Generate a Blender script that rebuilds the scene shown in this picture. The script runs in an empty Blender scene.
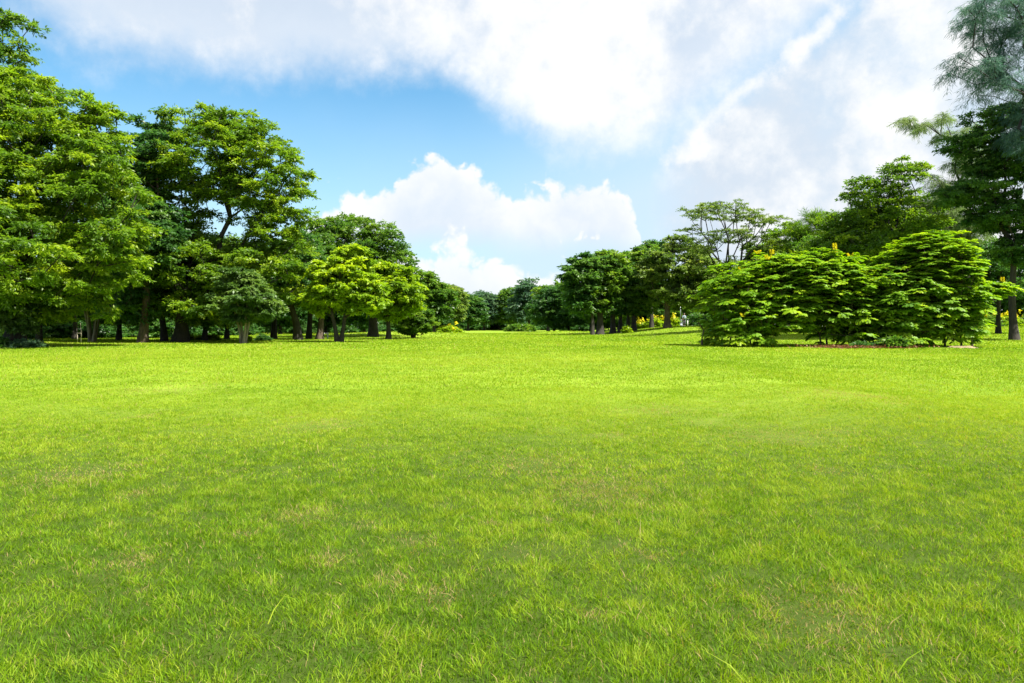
import bpy, math, random
import numpy as np

F = 683.0; CX = 512.0; HY = 327.0; CAM_H = 1.0
scene = bpy.context.scene
COL = scene.collection
SUN_EL, SUN_AZ = math.radians(58), math.radians(122)      # azimuth from +Y towards +X

def sm(a, b, x):
    t = np.clip((x - a) / (b - a), 0, 1); return t * t * (3 - 2 * t)

# ------------------------------------------------------------------ noise
_r = np.random.default_rng(11)
_tab = _r.random((256, 256))
def vnoise(x, y):
    xi = np.floor(x).astype(np.int64); yi = np.floor(y).astype(np.int64)
    fx = x - xi; fy = y - yi
    fx = fx * fx * (3 - 2 * fx); fy = fy * fy * (3 - 2 * fy)
    a = _tab[xi & 255, yi & 255]; b = _tab[(xi + 1) & 255, yi & 255]
    c = _tab[xi & 255, (yi + 1) & 255]; d = _tab[(xi + 1) & 255, (yi + 1) & 255]
    return a + (b - a) * fx + (c - a) * fy + (a - b - c + d) * fx * fy
def fbm(x, y, o=3):
    s = 0; w = .5; t = 0
    for i in range(o):
        s = s + w * vnoise(x * 2 ** i + 17.3 * i, y * 2 ** i + 9.1 * i); t += w; w *= .5
    return s / t

def hgt(x, y):
    x = np.asarray(x, float); y = np.asarray(y, float)
    fade = np.exp(-np.maximum(y, 0) / 60.0)
    h = (fbm(x / 1.3, y / 1.3, 2) - .5) * .045 * fade
    h = h + (fbm(x / 9 + 5, y / 9 + 3, 2) - .5) * .16 * sm(6, 20, y) * fade
    h = h + .09 * np.exp(-((x - 4.4) / 1.3) ** 2) * sm(3, 8, y) * (1 - sm(25, 40, y)) - .10 * sm(4.8, 8, x) * sm(4, 9, y) * (1 - sm(20, 34, y))
    # right hand side of the lawn climbs gently
    h = h + sm(11, 23, x) * np.clip((y - 40) * .02, 0, 1.02)
    # low humps
    h = h + .20 * np.exp(-((x - 19.5) / 6.5) ** 2 - ((y - 84) / 9) ** 2)
    h = h + .45 * np.exp(-((x + 12) / 9) ** 2 - ((y - 74) / 8) ** 2)
    h = h + .35 * np.exp(-((x - 8) / 6) ** 2 - ((y - 104) / 9) ** 2)
    return h

def X(px, d): return (px - CX) / F * d
def Z(py, d): return CAM_H + (HY - py) / F * d

# ------------------------------------------------------------------ node helper
class S:
    """thin wrapper: arithmetic on node sockets"""
    nt = None
    def __init__(s, v): s.v = v
    @staticmethod
    def m(op, *a, clamp=False):
        n = S.nt.nodes.new('ShaderNodeMath'); n.operation = op; n.use_clamp = clamp
        for i, x in enumerate(a):
            if isinstance(x, S): S.nt.links.new(x.v, n.inputs[i])
            else: n.inputs[i].default_value = x
        return S(n.outputs[0])
    def __add__(a, b): return S.m('ADD', a, b)
    __radd__ = __add__
    def __sub__(a, b): return S.m('SUBTRACT', a, b)
    def __rsub__(a, b): return S.m('SUBTRACT', b, a)
    def __mul__(a, b): return S.m('MULTIPLY', a, b)
    __rmul__ = __mul__
    def __truediv__(a, b): return S.m('DIVIDE', a, b)
def smooth(x, a, b, lo=0.0, hi=1.0):
    n = S.nt.nodes.new('ShaderNodeMapRange'); n.interpolation_type = 'SMOOTHSTEP'
    S.nt.links.new(x.v, n.inputs[0])
    n.inputs[1].default_value = a; n.inputs[2].default_value = b
    n.inputs[3].default_value = lo; n.inputs[4].default_value = hi
    return S(n.outputs[0])
def noise(vec, scale, detail=4, rough=.5, dist=0, col=False):
    n = S.nt.nodes.new('ShaderNodeTexNoise'); n.inputs['Scale'].default_value = scale
    n.inputs['Detail'].default_value = detail; n.inputs['Roughness'].default_value = rough
    n.inputs['Distortion'].default_value = dist
    if vec is not None: S.nt.links.new(vec, n.inputs['Vector'])
    return n.outputs['Color'] if col else S(n.outputs['Fac'])
def mixc(f, a, b):
    n = S.nt.nodes.new('ShaderNodeMix'); n.data_type = 'RGBA'
    for sock, v in ((n.inputs[0], f), (n.inputs[6], a), (n.inputs[7], b)):
        if isinstance(v, S): v = v.v
        if isinstance(v, bpy.types.NodeSocket): S.nt.links.new(v, sock)
        elif isinstance(v, (int, float)): sock.default_value = v
        else: sock.default_value = (*v, 1)
    return n.outputs[2]

# ------------------------------------------------------------------ sky and clouds
def make_world():
    w = bpy.data.worlds.new("World"); scene.world = w; w.use_nodes = True
    nt = w.node_tree; nt.nodes.clear(); S.nt = nt; L = nt.links
    out = nt.nodes.new('ShaderNodeOutputWorld'); bg = nt.nodes.new('ShaderNodeBackground')
    L.new(bg.outputs[0], out.inputs[0]); bg.inputs[1].default_value = .1
    sky = nt.nodes.new('ShaderNodeTexSky'); sky.sky_type = 'NISHITA'; sky.sun_disc = False
    sky.sun_elevation = SUN_EL; sky.sun_rotation = SUN_AZ
    sky.air_density = 1.0; sky.dust_density = .4; sky.ozone_density = 2.5
    tc = nt.nodes.new('ShaderNodeTexCoord'); d = tc.outputs['Generated']
    sp = nt.nodes.new('ShaderNodeSeparateXYZ'); L.new(d, sp.inputs[0])
    dx, dy, dz = (S(o) for o in sp.outputs)
    az = S.m('ARCTAN2', dx, dy); el = S.m('ARCSINE', S.m('MINIMUM', S.m('MAXIMUM', dz, -1), 1))
    def A(px, py):
        return math.atan((px - CX) / F), math.atan((HY - py) / math.hypot(F, px - CX))
    def curve(pts, end=None):
        n = nt.nodes.new('ShaderNodeFloatCurve'); c = n.mapping.curves[0]
        P = []
        for px, py in pts:
            a, e = A(px, py); P.append(((a + 1) / 2, min(max(e, -.3), .9) + .3))
        P.sort()
        P = [(x, y / 1.2) for x, y in P]
        while len(c.points) < len(P): c.points.new(.5, .5)
        for q, p in zip(c.points, P): q.location = p; q.handle_type = 'AUTO_CLAMPED'
        n.mapping.extend = 'HORIZONTAL'; n.mapping.update()
        t = S.m('MULTIPLY', az + 1.0, .5, clamp=True)
        L.new(t.v, n.inputs['Value'])
        return S(n.outputs[0]) * 1.2 - .3
    def blob(px, py, rx, ry, rot=0):
        a, e = A(px, py); u = az - a; v = el - e
        c, s = math.cos(rot), math.sin(rot)
        u2 = (u * c + v * s) / (rx / F); v2 = (v * c - u * s) / (ry / F)
        return S.m('SQRT', u2 * u2 + v2 * v2)
    n1 = noise(d, 3.2, 6, .55) - .5
    n2 = noise(d, 9, 8, .6) - .5
    n3 = noise(d, 26, 6, .6) - .5
    def billow(sc):
        v = nt.nodes.new('ShaderNodeTexVoronoi'); v.feature = 'SMOOTH_F1'; v.inputs['Scale'].default_value = sc
        v.inputs['Smoothness'].default_value = .25
        L.new(dw, v.inputs['Vector']); return S(v.outputs['Distance'])
    wn = noise(d, 10, 5, .6, col=True)
    vm = nt.nodes.new('ShaderNodeVectorMath'); vm.operation = 'MULTIPLY_ADD'
    L.new(wn, vm.inputs[0]); vm.inputs[1].default_value = (.09, .09, .09); L.new(d, vm.inputs[2]); dw = vm.outputs[0]
    bil = (.5 - billow(16)) + (.5 - billow(40)) * .6 + (.5 - billow(95)) * .25 + n3 * .15      # about -.2 .. +.6
    # A: the high sheet, everything above a wavy edge
    eA = curve([(-300, -40), (0, -12), (35, 18), (80, 46), (130, 60), (200, 70), (300, 78), (400, 76), (450, 84), (500, 112),
                (545, 140), (600, 150), (640, 146), (680, 128), (720, 100), (770, 62), (820, 25), (870, -10), (1100, -60)])
    sA = el - eA + n1 * .08 + n2 * .09 + n3 * .045
    mA = smooth(sA, -.035, .05)
    # B: the lower sheet on the right, below the diagonal gap
    eBtop = curve([(-300, 420), (600, 400), (640, 260), (655, 165), (690, 128), (730, 96), (790, 48), (850, 8), (900, -40), (1100, -160)])
    sB = eBtop - el + n2 * .07 + n3 * .05 + n1 * .05
    mB = smooth(sB, -.02, .04) * smooth(az + n1 * .25, A(640, 0)[0], A(700, 0)[0])
    # thin break along the diagonal and near the right edge
    # C: the long cumulus bank
    eC = curve([(-300, 420), (240, 330), (285, 225), (318, 196), (345, 186), (375, 180), (395, 166), (415, 152), (445, 144), (470, 150), (490, 166),
                (515, 182), (535, 184), (560, 178), (590, 171), (612, 172), (626, 184), (640, 228), (680, 380), (1100, 420)])
    sC = eC - el + (bil - .24) * .055 + n2 * .03
    mC = smooth(sC, -.006, .014) * smooth(el + n2 * .07 + n1 * .05, A(470, 262)[1], A(470, 222)[1])
    eD = curve([(-300, 420), (340, 330), (385, 256), (420, 240), (450, 234), (480, 238), (505, 250), (530, 262), (550, 256), (575, 268), (620, 285), (700, 290), (1100, 300)])
    sD = eD - el + (bil - .24) * .06 + n2 * .025
    mD = smooth(sD, -.008, .016)
    # E: small puffs
    def puff(px, py, rx, ry, rot=0, soft=.45):
        return smooth(1.0 - blob(px, py, rx, ry, rot) + (bil - .2) * 1.5 + n3 * .8, 0, soft)
    mE = S.m('MAXIMUM', smooth(1.0 - blob(680, 156, 24, 15) + n2 * 2.2 + n3 * 2.0, .1, 1.1), S.m('MAXIMUM', smooth(1.0 - blob(815, 36, 52, 13, .6) + n2 * 1.6 + n3 * 1.6, 0, .9), puff(592, 238, 16, 8)))
    mE = S.m('MAXIMUM', mE, smooth(1.0 - blob(742, 92, 44, 9, .6) + n2 * 1.5 + n3 * 1.6, 0, 1.0) * .8)
    mE = S.m('MULTIPLY', mE, .9)
    # blue sky, a little richer, milky towards the horizon and towards the sun's side
    hs = nt.nodes.new('ShaderNodeHueSaturation'); hs.inputs['Saturation'].default_value = 1.12
    hs.inputs['Value'].default_value = SKYV
    tn = nt.nodes.new('ShaderNodeMix'); tn.data_type = 'RGBA'; tn.blend_type = 'MULTIPLY'; tn.inputs[0].default_value = 1; L.new(sky.outputs[0], tn.inputs[6]); tn.inputs[7].default_value = (.86, 1.10, 1.04, 1)
    L.new(tn.outputs[2], hs.inputs['Color'])
    K = CLOUD / .1
    def c(r, g, b): return (r * K, g * K, b * K)
    haze = S.m('ADD', smooth(el + n1 * .10, .38, .02, 0, .85), smooth(az + n1 * .3, -.15, .35, 0, .62), clamp=True)
    # (clouds here also veil the air between them)
    col = mixc(S.m('MINIMUM', haze, .93), hs.outputs[0], c(.62, .78, .92))
    # sheet A colour
    gA = smooth(n1 * 1.6 + n2 * 1.9 + n3 * .8 + smooth(blob(575, 45, 175, 115), 1.5, .2, 0, .34) - smooth(blob(270, 40, 300, 55), 1.2, 0, 0, .22), -.26, .42)
    cA = mixc(gA, c(.62, .71, .83), c(.94, .94, .935))
    cA = mixc(smooth(sA, 0, .10, .35, 0), cA, c(.90, .95, 1.0))
    col = mixc(mA * .95, col, cA)
    gB = smooth(n1 * 1.6 + n2 * 1.9 + n3 * .8 + smooth(blob(900, 80, 110, 60, .6), 1.3, .1, 0, .34) - smooth(blob(770, 160, 130, 60, .5), 1.2, 0, 0, .35), -.26, .44)
    cB = mixc(gB, c(.64, .72, .82), c(.94, .94, .935))
    col = mixc(mB * smooth(n1 * 1.5 + n2 * 1.5, -.35, .15, .62, .95), col, cB)
    gC = smooth(sC + n2 * .14 - (bil - .2) * .10, .0, .15, 1, 0)
    cC = mixc(gC, c(.70, .78, .88), c(.94, .94, .935))
    col = mixc(mC * .97, col, cC)
    gD = smooth(sD + n2 * .08 - (bil - .2) * .08, .0, .10, 1, 0)
    cD = mixc(gD, c(.78, .84, .91), c(.94, .94, .935))
    col = mixc(mD * .95, col, cD)
    col = mixc(mE, col, c(.94, .94, .935))
    L.new(col, bg.inputs[0])
    try: w.cycles.sampling_method = 'MANUAL'; w.cycles.sample_map_resolution = 512
    except Exception: pass
SKYV = .68
CLOUD = .37

# ------------------------------------------------------------------ materials
def new_mat(name):
    m = bpy.data.materials.new(name); m.use_nodes = True
    nt = m.node_tree; nt.nodes.clear(); S.nt = nt
    out = nt.nodes.new('ShaderNodeOutputMaterial')
    return m, nt, out
def leaf_mat(name, dark, mid, light, trans, tmix=.42, rough=.45, brown=None, gloss=.022):
    m, nt, out = new_mat(name); L = nt.links
    at = nt.nodes.new('ShaderNodeAttribute'); at.attribute_name = 'tint'
    cr = nt.nodes.new('ShaderNodeValToRGB'); e = cr.color_ramp.elements
    e[0].position = 0.0; e[0].color = (*dark, 1); e[1].position = 1.0; e[1].color = (*light, 1)
    k = e.new(.5); k.color = (*mid, 1)
    if brown:
        e[0].color = (*brown, 1); q = e.new(.06); q.color = (*brown, 1); q = e.new(.09); q.color = (*dark, 1)
    L.new(at.outputs['Fac'], cr.inputs[0])
    df = nt.nodes.new('ShaderNodeBsdfDiffuse'); L.new(cr.outputs[0], df.inputs[0])
    tr = nt.nodes.new('ShaderNodeBsdfTranslucent')
    mul = nt.nodes.new('ShaderNodeMix'); mul.data_type = 'RGBA'; mul.blend_type = 'MULTIPLY'; mul.inputs[0].default_value = 1
    L.new(cr.outputs[0], mul.inputs[6]); mul.inputs[7].default_value = (*trans, 1)
    L.new(mul.outputs[2], tr.inputs[0])
    mx = nt.nodes.new('ShaderNodeMixShader'); mx.inputs[0].default_value = tmix
    L.new(df.outputs[0], mx.inputs[1]); L.new(tr.outputs[0], mx.inputs[2])
    gl = nt.nodes.new('ShaderNodeBsdfGlossy'); gl.inputs['Roughness'].default_value = rough
    gl.inputs[0].default_value = (.8, .82, .8, 1)
    m2 = nt.nodes.new('ShaderNodeMixShader'); m2.inputs[0].default_value = gloss
    L.new(mx.outputs[0], m2.inputs[1]); L.new(gl.outputs[0], m2.inputs[2])
    L.new(m2.outputs[0], out.inputs[0])
    return m
def bark_mat(name, a, b, scale=3):
    m, nt, out = new_mat(name); L = nt.links
    tc = nt.nodes.new('ShaderNodeTexCoord'); mp = nt.nodes.new('ShaderNodeMapping'); mp.inputs['Scale'].default_value = (1, 1, .25)
    L.new(tc.outputs['Object'], mp.inputs[0])
    n = noise(mp.outputs[0], scale * 3, 8, .65); n2 = noise(tc.outputs['Object'], scale * .4, 3, .5)
    f = smooth(n * .65 + n2 * .35, .36, .62)
    p = nt.nodes.new('ShaderNodeBsdfPrincipled'); L.new(mixc(f, a, b), p.inputs['Base Color']); p.inputs['Roughness'].default_value = .9
    bp = nt.nodes.new('ShaderNodeBump'); bp.inputs['Strength'].default_value = .8; bp.inputs['Distance'].default_value = .04
    L.new(n.v, bp.inputs['Height']); L.new(bp.outputs[0], p.inputs['Normal']); L.new(p.outputs[0], out.inputs[0])
    return m
def plain_mat(name, a, b, scale=8, rough=.7, metal=0):
    m, nt, out = new_mat(name); tc = nt.nodes.new('ShaderNodeTexCoord')
    n = noise(tc.outputs['Object'], scale, 5, .6)
    p = nt.nodes.new('ShaderNodeBsdfPrincipled'); nt.links.new(mixc(smooth(n, .35, .65), a, b), p.inputs['Base Color'])
    p.inputs['Roughness'].default_value = rough; p.inputs['Metallic'].default_value = metal
    nt.links.new(p.outputs[0], out.inputs[0]); return m

M = {}
def make_materials():
    M['yellowgreen'] = leaf_mat('leaf_yellow_green', (.060, .130, .010), (.128, .225, .012), (.255, .335, .012), (1.5, 1.6, .8), .5)
    M['mid'] = leaf_mat('leaf_mid_green', (.040, .100, .014), (.080, .165, .018), (.160, .245, .020), (1.4, 1.55, .9), .5)
    M['deep'] = leaf_mat('leaf_deep_green', (.026, .078, .020), (.052, .128, .026), (.105, .195, .030), (1.3, 1.5, .9), .48)
    M['grey'] = leaf_mat('leaf_grey_green', (.050, .105, .026), (.090, .165, .034), (.150, .230, .046), (1.3, 1.4, .7), .44)
    M['bright'] = leaf_mat('leaf_bright_green', (.115, .215, .010), (.210, .330, .012), (.340, .440, .014), (1.5, 1.5, .6), .5)
    M['olive'] = leaf_mat('leaf_olive_green', (.080, .135, .024), (.140, .210, .034), (.215, .270, .044), (1.4, 1.5, .9), .5)
    M['blue'] = leaf_mat('leaf_blue_green', (.035, .082, .050), (.065, .130, .072), (.105, .175, .085), (1.2, 1.4, .9), .42)
    M['candle'] = leaf_mat('leaf_candle_bush', (.075, .185, .008), (.180, .325, .009), (.350, .460, .010), (1.4, 1.45, .5), .48, .5)
    M['needle'] = leaf_mat('needle_grey_green', (.085, .145, .050), (.140, .210, .070), (.200, .260, .085), (1.25, 1.35, 1.0), .5)
    M['needleblue'] = leaf_mat('needle_blue_green', (.045, .110, .095), (.080, .155, .130), (.120, .200, .150), (1.2, 1.4, 1.1), .5)
    M['flower'] = leaf_mat('petal_yellow', (.48, .40, .01), (.62, .54, .015), (.72, .66, .03), (1.1, 1.1, .6), .3)
    M['redleaf'] = leaf_mat('leaf_russet', (.10, .035, .015), (.15, .06, .03), (.20, .12, .05), (1.2, 1.1, 1.0), .25)
    M['grass'] = leaf_mat('grass_blade', (.065, .150, .004), (.175, .295, .007), (.310, .375, .032), (1.35, 1.35, .35), .44, .6, brown=(.34, .26, .12), gloss=.008)
    M['bark'] = bark_mat('bark_dark', (.012, .010, .008), (.036, .030, .024))
    M['barkpale'] = bark_mat('bark_pale', (.10, .085, .058), (.24, .21, .145))
    M['barkbrown'] = bark_mat('bark_brown', (.034, .024, .017), (.09, .064, .044))

def ground_mat():
    m, nt, out = new_mat('lawn_soil'); L = nt.links
    g = nt.nodes.new('ShaderNodeNewGeometry'); P = g.outputs['Position']
    n_f = noise(P, 9, 12, .75); n_m = noise(P, .9, 5, .6); n_l = noise(P, .12, 4, .5)
    t = S.m('ADD', n_f * .5 + n_m * .35, n_l * .35)
    col = mixc(smooth(t, .42, .78), (.105, .185, .010), (.215, .300, .024))
    # bare soil shows between blades close by, in patches
    nb = noise(P, 2.1, 5, .65)
    col = mixc(smooth(nb + n_f * .25, .74, .88), col, (.16, .125, .06))
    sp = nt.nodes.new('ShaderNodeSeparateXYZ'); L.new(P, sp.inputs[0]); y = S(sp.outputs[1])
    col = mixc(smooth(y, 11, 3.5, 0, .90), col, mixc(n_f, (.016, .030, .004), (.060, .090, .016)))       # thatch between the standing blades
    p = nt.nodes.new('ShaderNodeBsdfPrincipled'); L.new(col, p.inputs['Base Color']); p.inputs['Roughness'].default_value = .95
    p.inputs['Specular IOR Level'].default_value = .1
    bp = nt.nodes.new('ShaderNodeBump'); bp.inputs['Strength'].default_value = .7; bp.inputs['Distance'].default_value = .05
    L.new((n_f + n_m).v, bp.inputs['Height']); L.new(bp.outputs[0], p.inputs['Normal'])
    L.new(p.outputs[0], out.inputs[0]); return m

# ------------------------------------------------------------------ mesh helpers
def mesh_np(name, V, quads=None, tris=None, mat=None, tint=None, smooth_=False):
    me = bpy.data.meshes.new(name)
    V = np.ascontiguousarray(V, np.float32)
    nq = 0 if quads is None else len(quads); nt_ = 0 if tris is None else len(tris)
    loops = []
    if nq: loops.append(np.asarray(quads, np.int32).ravel())
    if nt_: loops.append(np.asarray(tris, np.int32).ravel())
    lo = np.concatenate(loops)
    st = np.concatenate([np.arange(nq) * 4, nq * 4 + np.arange(nt_) * 3]).astype(np.int32)
    me.vertices.add(len(V)); me.vertices.foreach_set('co', V.ravel())
    me.loops.add(len(lo)); me.loops.foreach_set('vertex_index', lo)
    me.polygons.add(nq + nt_); me.polygons.foreach_set('loop_start', st)
    if smooth_: me.polygons.foreach_set('use_smooth', np.ones(nq + nt_, bool))
    me.update(calc_edges=True)
    if tint is not None:
        a = me.attributes.new('tint', 'FLOAT', 'POINT'); a.data.foreach_set('value', np.ascontiguousarray(tint, np.float32))
    if mat: me.materials.append(mat)
    return me
def obj(name, me, parent=None, loc=None):
    o = bpy.data.objects.new(name, me); COL.objects.link(o)
    if parent: o.parent = parent
    if loc is not None: o.location = loc
    return o
def tag(o, label=None, cat=None, group=None, kind=None):
    if label: o['label'] = label
    if cat: o['category'] = cat
    if group: o['group'] = group
    if kind: o['kind'] = kind
    return o
def thing(name, label, cat, loc, group=None, rz=0):
    o = bpy.data.objects.new(name, None); COL.objects.link(o); o.location = loc; o.rotation_euler = (0, 0, rz)
    o.empty_display_size = .3
    return tag(o, label, cat, group)

def unit(a): return a / np.maximum(np.linalg.norm(a, axis=-1, keepdims=True), 1e-9)

def tube(pts, rad, sides=8, rng=None, wob=0.0):
    pts = np.asarray(pts, float); n = len(pts)
    T = np.gradient(pts, axis=0) if n > 1 else np.array([[0, 0, 1.]])
    T = unit(T)
    ref = np.array([1., 0, 0]) if abs(T[0][0]) < .8 else np.array([0, 1., 0])
    V = []
    ph = rng.random(4) * 6.28 if rng is not None else np.zeros(4)
    u = unit(np.cross(T[0], ref))
    for i in range(n):
        u = unit(u - T[i] * np.dot(u, T[i])); v = np.cross(T[i], u)
        a = np.arange(sides) / sides * 2 * np.pi
        r = rad[i] * (1 + wob * (np.sin(3 * a + ph[0] + i * .3) * .6 + np.sin(5 * a + ph[1] - i * .2) * .4))
        V.append(pts[i] + np.outer(np.cos(a) * r, u) + np.outer(np.sin(a) * r, v))
    V = np.concatenate(V)
    q = []
    for i in range(n - 1):
        b = i * sides
        for k in range(sides):
            k2 = (k + 1) % sides
            q.append((b + k, b + k2, b + sides + k2, b + sides + k))
    return V, np.array(q)
def join(parts):
    Vs, Qs, o = [], [], 0
    for V, q in parts:
        Vs.append(V); Qs.append(q + o); o += len(V)
    return np.concatenate(Vs), np.concatenate(Qs)

def leaves_mesh(name, P, D, N, Ln, W, tint, mat, fold=.15):
    n = len(P); D = unit(D); Sd = unit(np.cross(D, N)); N2 = np.cross(Sd, D)
    Ln = Ln[:, None]; W = W[:, None]
    V = np.empty((n, 4, 3))
    V[:, 0] = P
    mid = P + D * Ln * .48
    V[:, 1] = mid + Sd * W * .5 + N2 * W * fold
    V[:, 2] = P + D * Ln - N2 * Ln * .12
    V[:, 3] = mid - Sd * W * .5 + N2 * W * fold
    Q = np.arange(n * 4).reshape(n, 4)
    return mesh_np(name, V.reshape(-1, 3), quads=Q, mat=mat, tint=np.repeat(tint, 4))

# ------------------------------------------------------------------ tree skeleton
def sample_clumps(rng, lobes, n, mind, zmin, hollow=.5):
    vol = np.array([l[3] * l[4] * l[5] for l in lobes]) ** .8
    out = np.zeros((0, 3)); tries = 0
    p = vol / vol.sum()
    while len(out) < n and tries < 60:
        tries += 1
        k = rng.choice(len(lobes), size=n, p=p)
        Lb = np.array([l[:6] for l in lobes])[k]
        dirs = unit(rng.normal(size=(n, 3))); r = rng.random(n) ** hollow
        r = .35 + .65 * r
        c = Lb[:, :3] + dirs * r[:, None] * Lb[:, 3:6]
        c = c[c[:, 2] > zmin]
        for q in c:
            if len(out) == 0 or np.min(np.sum((out - q) ** 2, 1)) > mind ** 2:
                out = np.vstack([out, q])
                if len(out) >= n: break
    return out

def skeleton(rng, stems, clumps, penalty=.45, sag=.12):
    """stems: list of polylines. returns nodes, parent, radii-count"""
    nodes, par, plen = [], [], []
    for st in stems:
        for i, p in enumerate(st):
            nodes.append(np.array(p, float)); par.append(len(nodes) - 2 if i else -1)
            plen.append(0.0 if i == 0 else plen[-1] + np.linalg.norm(nodes[-1] - nodes[-2]))
    fixed = len(nodes)
    top = np.array(stems[0][-1])
    order = np.argsort(np.linalg.norm(clumps - top, axis=1))
    ok = np.zeros(fixed, bool); k = 0
    for st in stems:
        ok[k + max(1, int(len(st) * .6)):k + len(st)] = True; k += len(st)
    ok = list(ok)
    tips = []
    for ci in order:
        c = clumps[ci]; Nn = np.array(nodes); pl = np.array(plen)
        dist = np.linalg.norm(Nn - c, axis=1)
        below = np.maximum(Nn[:, 2] - c[2], 0) * .8
        cost = dist + penalty * pl + below; cost[~np.array(ok)] = 1e9
        j = int(np.argmin(cost)); a = nodes[j]; L = dist[j]
        m = max(1, int(L / 1.1))
        side = rng.normal(size=3) * L * .07; pj = j
        for s in range(1, m + 1):
            t = s / m
            p = a + (c - a) * t + side * math.sin(t * math.pi) + np.array([0, 0, sag * L * math.sin(t * math.pi)])
            if s < m: p = p + rng.normal(size=3) * .05 * L / m
            nodes.append(p); par.append(pj); plen.append(plen[pj] + np.linalg.norm(p - nodes[pj])); ok.append(True); pj = len(nodes) - 1
        tips.append(pj)
    N = len(nodes); w = np.zeros(N)
    for t in tips: w[t] += 1
    for i in range(N - 1, -1, -1):
        if par[i] >= 0: w[par[i]] += w[i]
    return np.array(nodes), np.array(par), w, fixed

def trunk_parts(rng, nodes, par, w, fixed, stems, trunk_r, twig_r=.025, sides=5):
    parts = []; k = 0
    wm = max(w.max(), 1)
    rad = np.maximum(twig_r, trunk_r * .78 * (w / wm) ** .52)
    for st in stems:
        n = len(st); t = np.linspace(0, 1, n)
        base = trunk_r * (1 if len(stems) == 1 else .85)
        r = base * (1 - .28 * t) + base * .55 * np.exp(-t * 9)
        pts = np.array(st); pts[0, 2] -= .15
        fine = np.linspace(0, n - 1, n * 3); 
        P = np.stack([np.interp(fine, np.arange(n), pts[:, i]) for i in range(3)], 1)
        parts.append(tube(P, np.interp(fine, np.arange(n), r), 12, rng, .10))
        rad[k:k + n] = r
        k += n
    V, q = [], []
    for i in range(fixed, len(nodes)):
        j = par[i]; a, b = nodes[j], nodes[i]
        ra, rb = min(rad[j], rad[i] * 1.35), rad[i]
        parts.append(tube([a, b], [ra, rb], sides if rb < .12 else 8))
    return join(parts)

def foliage(rng, clumps, R, total, leaf, flat, mat, name, droop=.25, outward=None, center=None, spread=.75, twigs=14, tintbias=0, up=1.0):
    nC = len(clumps); per = max(8, int(total / nC)); m = max(3, per // twigs)
    kk = twigs
    td = rng.normal(size=(nC, kk, 3)); td[..., 2] = td[..., 2] * .6 + .1
    td = unit(td)
    # push twigs outwards from the crown's middle
    if center is not None:
        oc = unit(clumps - center); td = unit(td + oc[:, None, :] * .35)
    scale = R * (.65 + .6 * rng.random((nC, 1, 1, 1))) 
    t = rng.random((nC, kk, m, 1)) ** .6
    tw = (.55 + .6 * rng.random((nC, kk, 1, 1)))
    P = clumps[:, None, None, :] + td[:, :, None, :] * t * scale * tw * np.array([1, 1, flat])
    P = P + rng.normal(size=P.shape) * R * .09 * np.array([1, 1, .55])
    P[..., 2] -= (t[..., 0] ** 2) * droop * R * .5
    D = td[:, :, None, :] + rng.normal(size=P.shape) * .75
    D[..., 2] = D[..., 2] * .5 - droop
    Nn = rng.normal(size=P.shape) * spread; Nn[..., 2] += up
    tint = (.5 + .22 * rng.normal(size=(nC, 1, 1, 1)) + .12 * rng.normal(size=(nC, kk, 1, 1)) + .14 * rng.normal(size=(nC, kk, m, 1)) + tintbias)
    tint = np.broadcast_to(tint, P.shape[:3] + (1,)).reshape(-1)
    P = P.reshape(-1, 3); n = len(P)
    Ln = leaf[0] * (.65 + .7 * rng.random(n)); W = leaf[1] * (.65 + .7 * rng.random(n))
    return leaves_mesh(name, P, D.reshape(-1, 3), unit(Nn.reshape(-1, 3)), Ln, W, np.clip(tint, .0, 1), mat)

def stems_for(rng, H, n, lean, spread=.35, top_xy=(0, 0)):
    out = []
    for s in range(n):
        a = 6.28 * s / max(n, 1) + rng.random()
        bx = (0 if n == 1 else math.cos(a) * .3 * spread); by = (0 if n == 1 else math.sin(a) * .3 * spread)
        tx = bx + lean * H + (0 if n == 1 else math.cos(a) * H * spread * .5) + top_xy[0]; ty = by + (0 if n == 1 else math.sin(a) * H * spread * .5) + top_xy[1]
        k = max(4, int(H / .8)); pts = []
        for i in range(k + 1):
            t = i / k
            pts.append((bx + (tx - bx) * t ** 1.3 + .06 * H * math.sin(3 * t + a) * .3, by + (ty - by) * t ** 1.3 + .03 * H * math.sin(4 * t), H * t))
        out.append(pts)
    return out

def build_tree(root, seed, lobes, n, R, total, leaf, mat, trunk_r, fork, stems=1, lean=0, flat=.5, droop=.25, bark='bark',
               zmin=.5, mind=None, hollow=.5, spread=.75, twigs=14, needle=False, sag=.12, penalty=.45, tintbias=0, top_xy=(0, 0)):
    rng = np.random.default_rng(seed)
    cl = sample_clumps(rng, lobes, n, mind or R * .62, zmin, hollow)
    st = stems_for(rng, fork, stems, lean, top_xy=top_xy)
    nodes, par, w, fixed = skeleton(rng, st, cl, penalty, sag)
    V, q = trunk_parts(rng, nodes, par, w, fixed, st, trunk_r)
    obj('trunk', mesh_np('trunk', V, quads=q, mat=M[bark], smooth_=True), root)
    c = np.mean([l[:3] for l in lobes], axis=0)
    me = foliage(rng, cl, R, total, leaf, flat, M[mat], 'crown', droop=droop, center=c, spread=spread, twigs=twigs, tintbias=tintbias)
    obj('crown', me, root)

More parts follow.
